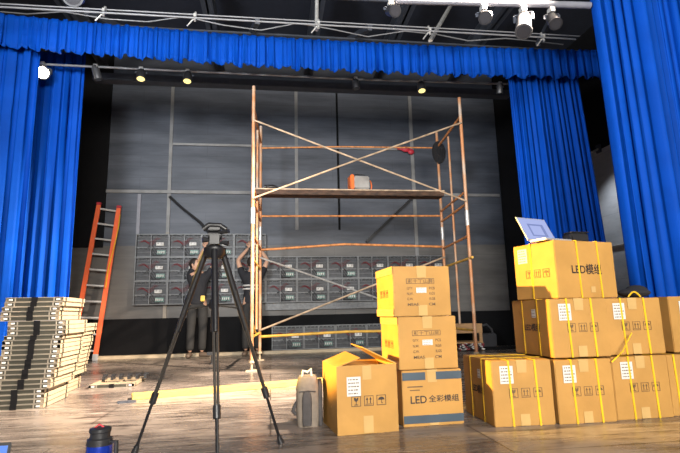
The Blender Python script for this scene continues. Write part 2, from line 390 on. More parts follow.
stage_lamp((-1.72, 4.25, 3.60), (.2, -.9, -.6), .26, .08, M_CANG, M_LENS, 'silver unlit lamp at the top left edge of the picture', .0)
stage_lamp((1.15, 4.25, 3.65), (.1, -.9, -.6), .2, .055, M_CAN, M_LENS, 'small dark lamp at the top edge just right of the middle', .02)
stage_lamp((2.10, 4.25, 3.67), (-.3, -.8, -.7), .2, .06, M_CAN, M_LENS, 'dark lamp hung on the white pipe left of the large silver lamp', .03)
stage_lamp((2.52, 4.25, 3.68), (-.35, -.5, -.8), .38, .075, M_CANG, M_LENS, 'large silver stage lamp hung from the white pipe at top right', .05)
stage_lamp((2.83, 4.25, 3.69), (-.15, -.6, -.8), .22, .06, M_CAN, M_LENS, 'dark lamp hung on the white pipe beside the right curtain', .03)
t = empty('lamp_bracket', (6.28, 8.4, 3.72), 0, 'pale slanting wall bracket with a small lamp between the two right curtains', 'bracket')
MB().tube([(0, 0, 0), (-.45, -.1, -.22)], .02, 8).build('arm', M_GALV, t, smooth=True)
MB().box((0, 0, 0), (.04, .12, .16)).build('wall_plate', M_STEEL, t, bevel=.004)
MB().lathe([(.05, -.08), (.06, .0), (.03, .08)], 12, Matrix.Translation((-.47, -.1, -.26))).build('lamp_head', M_GALV, t, smooth=True)
b = MB(); b.tube([(6.27, 6.0, 1.8), (6.27, 9.3, 1.8)], .02, 8)
tag(b.build('wall_conduit', M_GALV, smooth=True), 'thin grey conduit along the concrete wall between the right curtains', 'pipe')

# ------------------------------------------------------------------ LED panels on the wall
PW, PH = .582, .428
def led_panel():
    t = empty('led_panel', (0, 0, 0))
    f = MB()   # rear of the panel faces -Y; origin at lower left corner
    for a, c in (((0, -.09, 0), (.018, 0, PH)), ((PW - .018, -.09, 0), (PW, 0, PH)), ((0, -.09, 0), (PW, 0, .018)), ((0, -.09, PH - .018), (PW, 0, PH)),
                 ((.018, -.07, PH * .40), (PW - .018, -.02, PH * .40 + .018)), ((PW * .45, -.075, .018), (PW * .45 + .016, -.02, PH - .018)), ((.018, -.06, PH * .72), (PW - .018, -.02, PH * .72 + .008)), ((.018, -.06, PH * .2), (PW - .018, -.02, PH * .2 + .008)), ((.018, -.06, PH * .85), (PW - .018, -.02, PH * .85 + .006))):
        f.span(a, c)
    for k in range(7): f.span((.05 + k * .075, -.085, PH - .04), (.062 + k * .075, -.03, PH - .018)); f.span((.05 + k * .075, -.08, PH * .40 - .014), (.066 + k * .075, -.03, PH * .40))
    f.build('frame', M_FRAME, t)
    m = MB()
    for i in range(2):
        for j in range(2): m.span((.022 + i * PW * .45, -.035, .022 + j * PH * .4), (PW * (.45, .97)[i] - .002, -.005, (PH * .4, PH - .022)[j] - .004))
    m.build('module_back', M_PANEL, t)
    w = MB(); rn = random.Random(4)
    for k in range(3):
        p0 = Vector((.06 + .03 * k, -.06, PH * (.62 + .05 * k))); pts = [p0]
        for s in range(1, 7): pts.append(Vector((p0.x + .05 * s, -.07 - .01 * rn.random(), min(PH - .05, p0.z + .05 * math.sin(s * 1.1 + k) * (.5 + rn.random() * .6)))))
        w.tube(pts, .0035, 5)
    w.build('red_wiring', M_WIRE, t)
    w = MB()
    for k in range(4):
        p0 = Vector((PW * .3 + .03 * k, -.06, PH * .3)); pts = [p0 + Vector((.045 * s, -.01, max(.03 - p0.z, .09 * math.sin(s * .8 + k) - .03 * k))) for s in range(6)]
        w.tube(pts, .005, 5)
    w.build('black_wiring', M_PLAST, t)
    p = MB().span((PW * .62, -.085, PH * .49), (PW * .84, -.04, PH * .63)).build('power_supply', M_LABEL, t, bevel=.003)
    s = MB(); s.span((PW * .65, -.0865, PH * .56), (PW * .71, -.085, PH * .62)); s.span((PW * .75, -.0865, PH * .52), (PW * .82, -.085, PH * .62)); s.build('rating_plate', M_GREY, p)
    MB().span((PW * .64, -.06, PH * .12), (PW * .9, -.04, PH * .3)).build('receiver_card', M_TEAL, t)
    s = MB()
    for k in range(4): s.span((PW * (.66 + .06 * k), -.075, PH * .17), (PW * (.69 + .06 * k), -.06, PH * .26))
    s.build('connector', M_LABEL, t)
    return t
ORD = ['first', 'second', 'third', 'fourth', 'fifth', 'sixth', 'seventh', 'eighth', 'ninth', 'tenth', 'eleventh', 'twelfth', 'thirteenth', 'fourteenth', 'fifteenth',
       'sixteenth', 'seventeenth', 'eighteenth', 'nineteenth', 'twentieth', 'twenty-first', 'twenty-second', 'twenty-third', 'twenty-fourth']
proto = None; PX0 = -2.43; PZ0 = .915
for col in range(10):
    for row in range(3 if col < 4 else 2):
        o = led_panel() if proto is None else copy_tree(proto)
        if proto is None: proto = o
        o.location = (PX0 + col * (PW + .002), WY - .045, PZ0 + row * (PH + .002))
        rn = ['bottom', 'middle', 'top'][row]
        tag(o, 'grey LED panel back on the wall, %s row, %s from the left' % (rn, ORD[col]), 'panel', 'LED panels mounted on the back wall')
for k in range(5):
    o = copy_tree(proto); o.location = (.02 + k * (PW + .004), WY - .1, .057); o.rotation_euler = (R(-3), 0, 0)
    tag(o, 'grey LED panel standing on the floor at the wall foot, %s from the left' % ORD[k], 'panel', 'LED panels standing along the foot of the wall')
# loose cable sweeping from a wall batten to the panels, and a prop leaning on the wall
b = MB(); b.tube([(-1.88, WY - .06, 2.92), (-1.6, WY - .1, 2.66), (-1.3, WY - .12, 2.42), (-1.15, WY - .12, 2.24)], .025, 8)
tag(b.build('hanging_cable', M_PLAST, smooth=True), 'thick black cable slanting down the wall above the tripod head', 'cable')
b = MB(); b.bar((1.84, WY - .1, 2.05), (2.8, WY - .06, 2.93), .05, .05)
tag(b.build('slanting_brace', M_PLAST), 'black slanting brace against the wall behind the right half of the scaffold', 'brace')
t = empty('spring_clamp', (2.76, WY - .06, 3.93), 0, 'red clamp on the thin wall rail right of the scaffold braces', 'clamp')
b = MB(); b.ball((-.05, -.03, .02), (.09, .04, .06), 10, 6); b.ball((.06, -.03, -.03), (.07, .04, .06), 10, 6); b.build('jaw', M_RED, t, smooth=True)
MB().tube([(-.1, -.03, .0), (-.22, -.03, .03)], .016, 8).build('handle', M_RED, t, smooth=True)

# ------------------------------------------------------------------ scaffold
sc = empty('scaffold_tower', (-.25, 6.6, 0), 0, 'rusty orange tubular scaffold tower with a platform standing in the middle of the stage', 'scaffold')
o0 = Vector((-.25, 6.6, 0))
FL, FR, BL, BR = Vector((-.24, 6.6, 0)), Vector((2.81, 6.7, 0)), Vector((-.17, 8.1, 0)), Vector((2.93, 8.1, 0))
def P(base, z): return Vector((base.x, base.y, z)) - o0
def lerp(a, c, t): return a + (c - a) * t
H = 3.86
for base, lo in ((FL, .12), (FR, .12), (BL, .12), (BR, .12)):
    MB().tube([P(base, lo), P(base, 1.95), P(base, H)], .024, 12).build('post', M_POST, sc, smooth=True)
    MB().tube([P(base, 1.9), P(base, 2.12)], .031, 12).build('coupling', M_GALV, sc, smooth=True)
    j = MB(); j.tube([P(base, .012), P(base, .3)], .016, 10); j.box(P(base, .006), (.14, .14, .012)); j.tube([P(base, .1), P(base, .13)], .04, 10); j.build('base_jack', M_PALE, sc)
    jj = P(base, .16)
for A, B in ((FL, BL), (FR, BR)):
    mid = lerp(A, B, .5)
    MB().tube([P(mid, .5), P(mid, 3.5)], .018, 10).build('inner_upright', M_POST, sc, smooth=True)
    for z, m_ in ((.42, M_YELL), (1.43, M_YELL), (1.75, M_ORUST), (2.22, M_ORUST), (2.40, M_ORUST), (3.56, M_ORUST)):
        MB().tube([P(A, z), P(B, z)], .019, 10).build('rung', m_, sc, smooth=True)
e = MB().tube([P(FR, 1.43), P(FR, 1.43) - (P(BR, 0) - P(FR, 0)) * .08], .019, 8).build('rung_end', M_YELL, sc, smooth=True)
fy = Vector((0, -.035, 0)); by = Vector((0, .04, 0))
for p, q, m_ in ((P(FL, 3.35), P(FR, 2.25), M_RUSTG), (P(FL, 2.24), P(FR, 3.45), M_RUSTG)):
    MB().tube([p + fy, (p + q) / 2 + fy * (1 if q.z < p.z else 2.2), q + fy], .013, 8).build('cross_brace', m_, sc, smooth=True)
for p, q, m_ in ((P(BL, 1.61), P(BR, .5), M_GALV), (P(BL, .46), P(BR, 1.6), M_RUSTG)):
    MB().tube([p - by, (p + q) / 2 - by * (1 if q.z < p.z else 1.9), q - by], .015, 8).build('cross_brace', m_, sc, smooth=True)
for z0, zm, z1, m_, r in ((3.47, 3.53, 3.55, M_ORUST, .013), (2.30, 2.31, 2.32, M_ORUST, .016), (1.74, 1.83, 1.78, M_ORUST, .02), (.36, .40, .38, M_YELL, .022)):
    MB().tube([P(BL, z0), lerp(P(BL, zm), P(BR, zm), .45), P(BR, z1)], r, 10).build('rail', m_, sc, smooth=True)
MB().tube([P(FL, .62), P(FL, .5) + Vector((.03, .25, 0)), P(lerp(FL, BL, .5), .42)], .012, 8).build('corner_brace', M_YELL, sc, smooth=True)
pl = MB(); pl.span((-.02, .62, 2.46), (2.93, .86, 2.545)); pl.build('platform', M_BOARD, sc, bevel=.006)
pe = MB(); pe.span((-.02, .605, 2.53), (2.93, .62, 2.548)); pe.build('toe_edge', M_RUSTG, sc)
# on the platform
t = empty('power_tool_case', (1.34, 7.32, 2.545), R(4), 'small grey welder with an orange end standing on the scaffold platform', 'machine')
MB().box((.035, 0, .12), (.24, .2, .2)).build('body', M_GREY, t, bevel=.015)
MB().box((-.115, 0, .125), (.06, .21, .23)).build('end_panel', M_ORANGE, t, bevel=.012)
MB().tube([(-.06, 0, .22), (-.05, 0, .265), (.1, 0, .265), (.12, 0, .22)], .009, 8).build('handle', M_PLAST, t, smooth=True)
MB().tube([(.15, 0, .18), (.19, -.03, .16), (.2, -.04, .08), (.19, -.05, .02), (.23, -.05, .01)], .01, 8).build('cable', M_ORANGE, t, smooth=True)
for x in (-.1, .12):
    MB().box((x, 0, .012), (.05, .16, .024)).build('foot', M_PLAST, t)
t = empty('hand_drill', (.0, 7.3, 2.547), 0, 'small dark hand drill lying at the left end of the scaffold platform', 'tool')
MB().tube([(-.1, 0, .045), (.04, 0, .045), (.11, 0, .035)], [.03, .035, .012], 10).build('motor', M_PLAST, t, smooth=True)
MB().tube([(-.06, 0, .04), (-.04, -.1, .022)], .02, 8).build('grip', M_PLAST, t, smooth=True)
b = MB()
for k in range(11): b.tube([(2.93 + .012 * math.sin(k * 2) + (.105 - .008 * k) * math.cos(a), 8.045 - .006 * k, 3.45 + (.19 - .014 * k) * math.sin(a)) for a in [2 * PI * i / 18 for i in range(19)]], .02, 6)
tag(b.build('cable_coil', M_PLAST, smooth=True), 'black coil of cable hung on the far right scaffold post', 'cable')

# ------------------------------------------------------------------ ladder
ld = empty('ladder', (-3.02, 9.08, 0), 0, 'orange fibreglass ladder with metal rungs leaning on the back wall at left', 'ladder')
l0, l1 = Vector((-.29, 0, .03)), Vector((-.09, .27, 2.74)); r0, r1 = Vector((.09, 0, .03)), Vector((.26, .27, 2.68))
for a, c in ((l0, l1), (r0, r1)):
    MB().bar(a, c, .075, .045).build('rail', M_LADDER, ld, bevel=.006)
    MB().bar(c, c + (c - a).normalized() * .05, .08, .05).build('end_cap', M_RED, ld, bevel=.006)
    MB().bar(a - Vector((0, 0, .03)), a + (c - a) * .03, .08, .055).build('foot', M_ALU, ld, bevel=.004)
for k in range(10):
    t = .05 + k * .103
    MB().tube([lerp(l0, l1, t), lerp(r0, r1, t)], .017, 8).build('rung', M_ALU, ld, smooth=True)
MB().tube([lerp(r0, r1, t) + Vector((.03, -.05, 0)) + Vector((.03 * math.sin(t * 9), 0, 0)) for t in [.45 + .05 * i for i in range(11)]], .008, 6).build('rope', M_STRAP, ld, smooth=True)

# ------------------------------------------------------------------ cabinet frames in stacks
CW, CD, CH = .435, .6, .0385
def cabinet():
    t = empty('cabinet_frame', (0, 0, 0))
    x, y = CW / 2, CD / 2; h = CH - .0015
    f = MB()
    f.span((x - .028, -y, 0), (x, y, h)); f.span((-x, -y, 0), (-x + .028, y, h)); f.span((-x + .028, y - .028, 0), (x - .028, y, h)); f.span((-x + .028, -y + .004, .004), (x - .028, -y + .03, h - .004))
    f.span((-.012, -y + .03, .004), (.012, y - .028, .02)); f.span((-x + .028, -.012, .004), (x - .028, .012, .02))
    f.build('frame', M_CAB, t, bevel=.0015, seg=1)
    e = MB(); e.span((-x, -y - .002, h - .004), (x, -y + .006, h)); e.span((-x, -y - .002, 0), (x, -y + .006, .0035))
    for xx in (-x * .67, x * .67): e.span((xx - .004, -y - .002, .005), (xx + .004, -y + .004, h - .006))
    e.build('edge_trim', M_CABEDGE, t)
    MB().span((-x * .67 + .006, -y, .005), (x * .67 - .006, -y + .004, h - .006)).build('edge_panel', M_OLIVE, t)
    MB().span((-.024, -y - .0045, -.001), (.024, -y, h + .001)).build('handle_slot', M_BLACK, t)
    for s in (-1, 1):
        k = MB(); k.span((s * x * .67 + s * .006, -y, .005), (s * x, -y + .004, h - .006)); k.build('corner_block', M_OLIVE, t)
        k = MB(); k.span((s * x * .82 - .014, -y - .002, .012), (s * x * .82 + .014, -y, .026)); k.build('locking_pin', M_LABEL, t)
        k = MB()
        for yy in (-y * .78, y * .78, ): k.span((s * x, yy - .015, .002), (s * (x + .0025), yy + .015, h - .002))
        k.span((s * x, -y, 0), (s * (x + .001), y, .004)); k.build('side_seam', M_OLIVE, t)
    return t
cab0 = None
def put_cab(x, y, z, rz, label, group):
    global cab0
    o = cabinet() if cab0 is None else copy_tree(cab0)
    if cab0 is None: cab0 = o
    o.location = (x, y, z); o.rotation_euler = (0, 0, rz); tag(o, label, 'frame', group)
NF = 23
offs = [0, 0, 0, 0, .045, .045, .055, .06, .07, .072, .08, .085, .09, .088, .1, .118, .118, .12, .055, .055, .062, .075, .085]
for k in range(NF):
    wd = 'topmost' if k == NF - 1 else ('lowest' if k == 0 else ORD[NF - 1 - k] + ' from the top')
    put_cab(-1.82 - CW / 2 + offs[k] + random.uniform(-.004, .004), 4.43 + CD / 2 + random.uniform(-.004, .004) + .02 * (offs[k] > .05), k * CH + .001, R(3.5),
            'cream edged LED cabinet frame, %s in the nearer of the two stacks' % wd if k not in (0, NF - 1) else 'cream edged LED cabinet frame, %s of the nearer stack at the left' % wd, 'cabinet frames in the nearer stack')
NB = 17
for k in range(NB):
    wd = 'topmost' if k == NB - 1 else ('lowest' if k == 0 else ORD[NB - 1 - k] + ' from the top')
    put_cab(-1.955 - CW / 2 + offs[k] * 1.1 + random.uniform(-.004, .004), 5.10 + CD / 2, k * CH + .001, R(3.5), 'cream edged LED cabinet frame, %s in the stack behind' % wd, 'cabinet frames in the farther stack')
put_cab(-1.62, 5.82, .001, R(3), 'single LED cabinet frame lying flat on the floor right of the stacks', 'loose cabinet frame')
# parts scattered on that frame
t = empty('bracket_tray', (-1.60, 5.95, .038), R(5), 'row of small dark brackets lying on the loose flat cabinet frame', 'brackets')
for k in range(6): MB().box((-.2 + .085 * k, 0, .02), (.03, .12, .04)).box((-.2 + .085 * k, .03, .045), (.05, .02, .02)).build('bracket', M_PLAST, t)

# timber on the floor
b = MB(); b.bar((-1.2, 4.72, .022), (.62, 5.28, .022), .14, .044)
tag(b.build('timber_plank', M_PLANK, bevel=.004), 'long yellow timber plank lying across the stage floor behind the tripod', 'plank')
b = MB(); b.bar((-1.27, 4.55, .005), (-1.13, 4.59, .005), .1, .01)
tag(b.build('steel_plate', M_STEEL, bevel=.002), 'small dark flat plate at the left end of the yellow plank', 'plate')

# ------------------------------------------------------------------ cardboard boxes
def text_obj(s, width, fm, u, v, parent, m, name='printed_text', height=None, bold=0.):
    cu = bpy.data.curves.new('text_curve', 'FONT'); cu.body = s; cu.size = 1; cu.offset = bold; cu.extrude = .004; cu.resolution_u = 3
    to = bpy.data.objects.new('text_tmp', cu); C.objects.link(to)
    bpy.context.view_layer.update()
    dg = bpy.context.evaluated_depsgraph_get(); me = bpy.data.meshes.new_from_object(to.evaluated_get(dg))
    bpy.data.objects.remove(to); bpy.data.curves.remove(cu)
    if not me.vertices: return None
    xs = [q.co.x for q in me.vertices]; ys = [q.co.y for q in me.vertices]
    k = width / (max(xs) - min(xs)); ky = k if height is None else height / (max(ys) - min(ys))
    cx, cy = (max(xs) + min(xs)) / 2, (max(ys) + min(ys)) / 2
    zmin = min(q.co.z for q in me.vertices)
    for q in me.vertices: q.co = fm((q.co.x - cx) * k + u, (q.co.y - cy) * ky + v, .0006 + (q.co.z - zmin) * .1)
    me.name = name; me.materials.clear(); me.materials.append(m)
    o = bpy.data.objects.new(name, me); C.objects.link(o); o.parent = parent
    return o
def rect(u0, v0, u1, v1): return [(u0, v0), (u1, v0), (u1, v1), (u0, v1)]
def ring(b, u, v, s, w, fm, t):
    b.prism(rect(u, v, u + s, v + w), fm, t); b.prism(rect(u, v + s - w, u + s, v + s), fm, t)
    b.prism(rect(u, v + w, u + w, v + s - w), fm, t); b.prism(rect(u + s - w, v + w, u + s, v + s - w), fm, t)
def symbol(kind, u, v, s, fm, parent, m):
    b = MB(); t = .0012; w = s * .055; ring(b, u - s / 2, v - s / 2, s, w, fm, t)
    def pg(pts): b.prism([(u + p * s, v + q * s) for p, q in pts], fm, t)
    if kind == 'glass':
        pg([(-.24, .36), (-.2, .1), (-.06, -.03), (.06, -.03), (.2, .1), (.24, .36), (.08, .36), (.02, .2), (-.04, .36)]); pg([(-.035, -.03), (-.035, -.3), (.035, -.3), (.035, -.03)]); pg([(-.2, -.37), (.2, -.37), (.2, -.3), (-.2, -.3)])
    elif kind == 'arrows':
        for c in (-.18, .18): pg([(c - .04, -.26), (c + .04, -.26), (c + .04, .12), (c - .04, .12)]); pg([(c - .13, .1), (c + .13, .1), (c, .36)])
        pg([(-.36, -.36), (.36, -.36), (.36, -.3), (-.36, -.3)])
    else:
        pg([(.34 * math.cos(a), .02 + .3 * math.sin(a)) for a in [PI * i / 8 for i in range(9)]]); pg([(-.03, -.28), (.03, -.28), (.03, .03), (-.03, .03)]); pg([(.0, -.34), (.14, -.34), (.14, -.22), (.09, -.22), (.09, -.29), (.0, -.29)])
    return b.build('handling_symbol', m, parent)
def carton(name, loc, rz, w, d, h, label, m=M_CARD, straps=(), side_straps=(), group='cardboard boxes', top=True, seam=True, rnd=0):
    t = empty(name, loc, rz, label, 'box', group)
    g = random.Random(rnd); x, y = w / 2, d / 2
    # carton wall with slightly bulging faces
    bm = bmesh.new(); bmesh.ops.create_cube(bm, size=1)
    if not top: bmesh.ops.delete(bm, geom=[f for f in bm.faces if f.normal.z > .9], context='FACES')
    for v in bm.verts: v.co = Vector((v.co.x * w, v.co.y * d, (v.co.z + .5) * h))
    bmesh.ops.subdivide_edges(bm, edges=bm.edges[:], cuts=6, use_grid_fill=True)
    for v in bm.verts:
        q = v.co; ex = 1 - (q.x / x) ** 2; ey = 1 - (q.y / y) ** 2; ez = 1 - ((q.z - h / 2) / (h / 2)) ** 2
        if abs(abs(q.x) - x) < 1e-5: q.x += math.copysign(.0035, q.x) * ey * ez
        if abs(abs(q.y) - y) < 1e-5: q.y += math.copysign(.0035, q.y) * ex * ez
        if q.z > h - .02 and top: q.z -= .003 * (ex * ey) + g.uniform(0, .0018)
        q.x += g.uniform(-.0006, .0006); q.y += g.uniform(-.0006, .0006)
    if top:
        ed = [e for e in bm.edges if len(e.link_faces) == 2 and e.calc_face_angle(0) > 1.2]
        bmesh.ops.bevel(bm, geom=ed, offset=.004, segments=2, affect='EDGES')
    me = bpy.data.meshes.new('carton'); bm.to_mesh(me); bm.free(); me.materials.append(m)
    c = bpy.data.objects.new('carton', me); C.objects.link(c); c.parent = t
    if not top:
        md = c.modifiers.new('board', 'SOLIDIFY'); md.thickness = .005; md.offset = -1
    front = lambda u, v, n: Vector((u, -y - .004 - n, v)); left = lambda u, v, n: Vector((-x - .004 - n, -u, v))
    if seam and top:
        MB().prism([(-.03, h - .075), (.03, h - .075), (.034, h), (-.034, h)], front, .0008).build('packing_tape', M_TAPE, t)
        MB().span((-.033, -y - .004, h), (.033, y + .004, h + .0012)).build('packing_tape', M_TAPE, t); MB().prism(rect(-.03, .003, .03, .07), front, .0008).build('packing_tape', M_TAPE, t)
    for u in straps:
        b = MB(); lean = .01; b.prism([(u - .006 + lean, 0), (u + .006 + lean, 0), (u + .006, h), (u - .006, h)], lambda a, v, n: front(a, v, n), .002)
        b.span((u - .006, -y - .006, h), (u + .006, y + .006, h + .002)); b.span((u - .006, y + .004, 0), (u + .006, y + .006, h)); b.build('strap', M_STRAP, t)
    for u in side_straps:
        b = MB(); b.prism(rect(u - .006, 0, u + .006, h), left, .002); b.span((-x - .006, -u - .006, h), (x + .006, -u + .006, h + .0026)); b.span((x + .004, -u - .006, 0), (x + .006, -u + .006, h)); b.build('strap', M_STRAP, t)
    return t, front, left
def sticker(t, fm, u, v, w, h, lines=5):
    o = MB().prism(rect(u - w / 2, v - h / 2, u + w / 2, v + h / 2), fm, .001).build('shipping_label', M_LABEL, t)
    b = MB(); up = lambda a, c, n: fm(a, c, n + .001); g = random.Random(int(u * 1000) + 3)
    for k in range(lines):
        y = v + h * (.36 - .72 * k / max(1, lines - 1)); a = u - w * .4
        while a < u + w * .3:
            l = g.uniform(.06, .18) * w; b.prism(rect(a, y - h * .03, min(a + l, u + w * .42), y + h * .03), up, .0003); a += l + g.uniform(.03, .08) * w
    b.build('label_print', M_FADED, o)
def symbols(t, fm, u, v, s, gap, m):
    for k, n in enumerate(('glass', 'arrows', 'umbrella')): symbol(n, u + (k - 1) * gap, v, s, fm, t, m)
GR = 'cardboard boxes in the right hand pile'
def module_box(loc, rz, w, d, h, label, side_text=True, rnd=0, straps=(-.085, .085), lab=(-.1, .1)):
    t, fr, lf = carton('cardboard_box', loc, rz, w, d, h, label, M_CARD, straps, (-.1, .1) if side_text else (), GR, rnd=rnd)
    sticker(t, fr, lab[0], h - .085, .085, .105); symbols(t, fr, .015, h * .5, .056, .078, M_FADED)
    if side_text:
        text_obj('LED模组', .2, lf, .02, h * .5, t, M_INK, bold=.012); sticker(t, lf, .05, h * .75, .05, .055, 3)
    return t
def fl(p, yaw, w, d):   # centre of a box from its front left corner
    a = R(yaw); return (p[0] + w / 2 * math.cos(a) - d / 2 * math.sin(a), p[1] + w / 2 * math.sin(a) + d / 2 * math.cos(a))
h1 = .388
c = fl((1.342, 2.99), -2, .385, .5); module_box((*c, 0), R(-2), .385, .5, h1, 'strapped cardboard box on the floor at the left end of the right pile', rnd=1)
c = fl((1.745, 2.965), 0, .385, .5); module_box((*c, 0), 0, .385, .5, h1 - .008, 'strapped cardboard box on the floor, second from the left in the right pile', False, rnd=2)
c = fl((2.15, 2.99), 1, .40, .5); module_box((*c, 0), R(1), .40, .5, h1 - .004, 'strapped cardboard box on the floor, third from the left in the right pile', False, rnd=3)
c = fl((2.565, 3.02), 1, .40, .5); module_box((*c, 0), R(1), .40, .5, h1 - .006, 'cardboard box on the floor cut off by the right edge', False, rnd=4, straps=(-.15, .1), lab=(0, 0))
c = fl((1.765, 2.99), 0, .395, .5); module_box((*c, h1 + .003), 0, .395, .5, .368, 'strapped cardboard box in the middle layer directly under the laptop box', rnd=5)
c = fl((2.17, 3.04), 0, .42, .5); module_box((*c, h1 + .003), 0, .42, .5, .365, 'strapped cardboard box in the middle layer with a strap hanging loose', False, rnd=6)
c = fl((2.67, 3.06), 2, .4, .5); module_box((*c, h1 + .003), R(2), .4, .5, .37, 'cardboard box in the middle layer cut off by the right edge', False, rnd=7, straps=(.12,), lab=(-.08, 0))
# box carrying the laptop, turned so that its long printed side faces the front
HZ = h1 + .003 + .368 + .003
c = fl((1.83, 2.985), 14, .53, .38); HC = c
t, fr, lf = carton('cardboard_box', (*c, HZ), R(14), .53, .38, .38, 'topmost cardboard box of the right pile printed with large LED lettering and carrying a laptop', M_CARD2, (-.075, .11), (-.02,), GR, seam=False, rnd=8)
text_obj('LED模组', .265, fr, .0, .19, t, M_INK, bold=.012); symbols(t, lf, .03, .17, .056, .078, M_FADED); sticker(t, lf, -.1, .3, .09, .1)
b = MB(); b.prism(rect(.02, .035, .06, .075), fr, .001); b.build('paper_patch', M_TAPE, t)
# loose strap end dangling between boxes
b = MB(); b.tube([(2.32, 2.995, .53), (2.22, 2.965, .42), (2.12, 2.94, .36)], .004, 6)
tag(b.build('loose_strap', M_STRAP, smooth=True), 'loose yellow strap end dangling over the front of the right pile', 'strap')

# pile of three
G3 = 'cardboard boxes in the pile of three'
t, fr, lf = carton('cardboard_box', (1.0, 3.13 + .22, 0), R(2), .395, .44, .335, 'cardboard box with slate bands, lowest in the pile of three', M_CARD2, group=G3, rnd=11)
for q in (rect(-.195, .275, -.045, .322), rect(.025, .275, .195, .322), rect(-.195, .018, .195, .065)): MB().prism(q, fr, .0012).build('printed_band', M_BAND, t)
text_obj('LED', .105, fr, -.095, .158, t, M_INK, height=.045, bold=.015); text_obj('全彩模组', .2, fr, .07, .16, t, M_INK, height=.042, bold=.012)
for q in (rect(-.165, .232, -.065, .239), rect(-.15, .212, -.085, .218)): MB().prism(q, fr, .001).build('faint_print', M_FADED, t)
def qty_box(loc, rz, w, h, label, rnd):
    t, fr, lf = carton('cardboard_box', loc, rz, w, .43, h, label, M_CARD2, group=G3, rnd=rnd)
    b = MB(); b.prism(rect(-.105, .238, .085, .241), fr, .001); b.prism(rect(-.105, .208, .085, .211), fr, .001); b.prism(rect(-.105, .208, -.102, .241), fr, .001); b.prism(rect(.082, .208, .085, .241), fr, .001); b.build('title_frame', M_FADED, t)
    text_obj('彩十丅山屏', .17, fr, -.01, .2245, t, M_FADED, height=.024)
    for k, (a, c) in enumerate((('QTY.', 'PCS'), ('N.W.', 'KGS'), ('G.W.', 'KGS'))):
        v = .178 - k * .034
        text_obj(a, .042, fr, -.082, v, t, M_FADED, height=.017, bold=.01); text_obj(c, .038, fr, .067, v, t, M_FADED, height=.017, bold=.01)
    text_obj('MEAS.       CM', .185, fr, -.008, .075, t, M_FADED, height=.018, bold=.01)
    sticker(t, fr, -.005, .165, .068, .034, 3); symbols(t, lf, .0, .15, .05, .075, M_FADED)
    for q in (rect(-.215, h - .05, .215, h - .001), rect(-.215, .001, .215, .05)): MB().prism(q, lf, .0012).build('edge_tape', M_TAPE, t)
    return t
qty_box((.99, 3.13 + .225, .338), R(2), .39, .328, 'cardboard box with faint printed list, middle one of the pile of three', 12)
qty_box((.965, 3.13 + .22, .669), R(2), .385, .322, 'cardboard box with faint printed list, topmost of the pile of three', 13)

# open box
cw, cd, chh = .375, .40, .386
c = fl((.385, 3.0), 6, cw, cd)
t, fr, lf = carton('cardboard_box', (*c, 0), R(6), cw, cd, chh, 'open cardboard box with raised flaps on the floor beside the grey backpack', M_CARD2, group='open box', top=False, rnd=21)
x, y = cw / 2, cd / 2
def flap(pts): 
    b = MB(); q = [Vector(p) for p in pts]; n = (q[1] - q[0]).cross(q[2] - q[0]).normalized() * .005
    b.add(q + [p + n for p in q], [(0, 1, 2, 3), (7, 6, 5, 4), (0, 4, 5, 1), (1, 5, 6, 2), (2, 6, 7, 3), (3, 7, 4, 0)]); b.build('flap', M_CARD2, t)
flap([(-x, -y, chh), (-x, y, chh), (-x + .155, y - .01, chh + .06), (-x + .155, -y + .03, chh + .045)])
flap([(x, -y, chh), (x, y, chh), (x - .18, y - .01, chh + .105), (x - .175, -y + .12, chh + .095)])
flap([(-x, y, chh), (x, y, chh), (x - .02, y - .13, chh - .03), (-x + .02, y - .13, chh - .03)])
flap([(-x + .01, -y, chh), (x - .01, -y, chh), (x - .02, -y + .12, chh - .05), (-x + .02, -y + .12, chh - .05)])
MB().span((-x + .012, -y + .012, .01), (x - .012, y - .012, chh - .13)).build('inner_packing', M_INNER, t)
sticker(t, fr, -.085, .27, .085, .11); symbols(t, fr, .005, .185, .058, .078, M_INK)
for q in (rect(-.03, chh - .08, .025, chh), rect(-.03, .005, .03, .1)): MB().prism(q, fr, .0008).build('packing_tape', M_TAPE, t)

# ------------------------------------------------------------------ laptop and case on the top box
a = R(14); ux, uy = Vector((math.cos(a), math.sin(a), 0)), Vector((-math.sin(a), math.cos(a), 0))
TZ = HZ + .38 + .0028
lp = empty('laptop', Vector((HC[0], HC[1], TZ)) - ux * .185 - uy * .02, R(20), 'open silver laptop with a lilac lit screen on the topmost box', 'laptop')
MB().span((-.13, -.13, .0), (.13, .0, .014)).build('base', M_SILVER, lp, bevel=.003)
MB().span((-.115, -.115, .014), (.115, -.04, .0155)).build('keyboard', M_PLAST, lp)
lid = MB().span((-.145, 0, 0), (.145, .006, .2)).build('lid', M_SILVER, lp, bevel=.002); lid.location = (0, 0, .014); lid.rotation_euler = (R(-27), 0, 0)
MB().span((-.138, -.001, .01), (.138, .0005, .192)).build('screen', M_SCREEN, lid)
b = MB(); b.span((-.07, -.002, .04), (.085, -.0008, .145)); b.cur = 1; b.span((-.055, -.0028, .05), (.055, -.0018, .13)); b.build('screen_window', [M_SCREEN2, M_SCREEN], lid)
bx = empty('small_case', Vector((HC[0], HC[1], TZ)) + ux * .075 - uy * .06, R(6), 'small dark case lying on the topmost box right of the laptop', 'case')
MB().box((0, 0, .035), (.15, .1, .07)).build('body', M_PLAST, bx, bevel=.012)
MB().box((0, -.01, .073), (.145, .09, .008)).build('lid', M_PLAST, bx, bevel=.003)

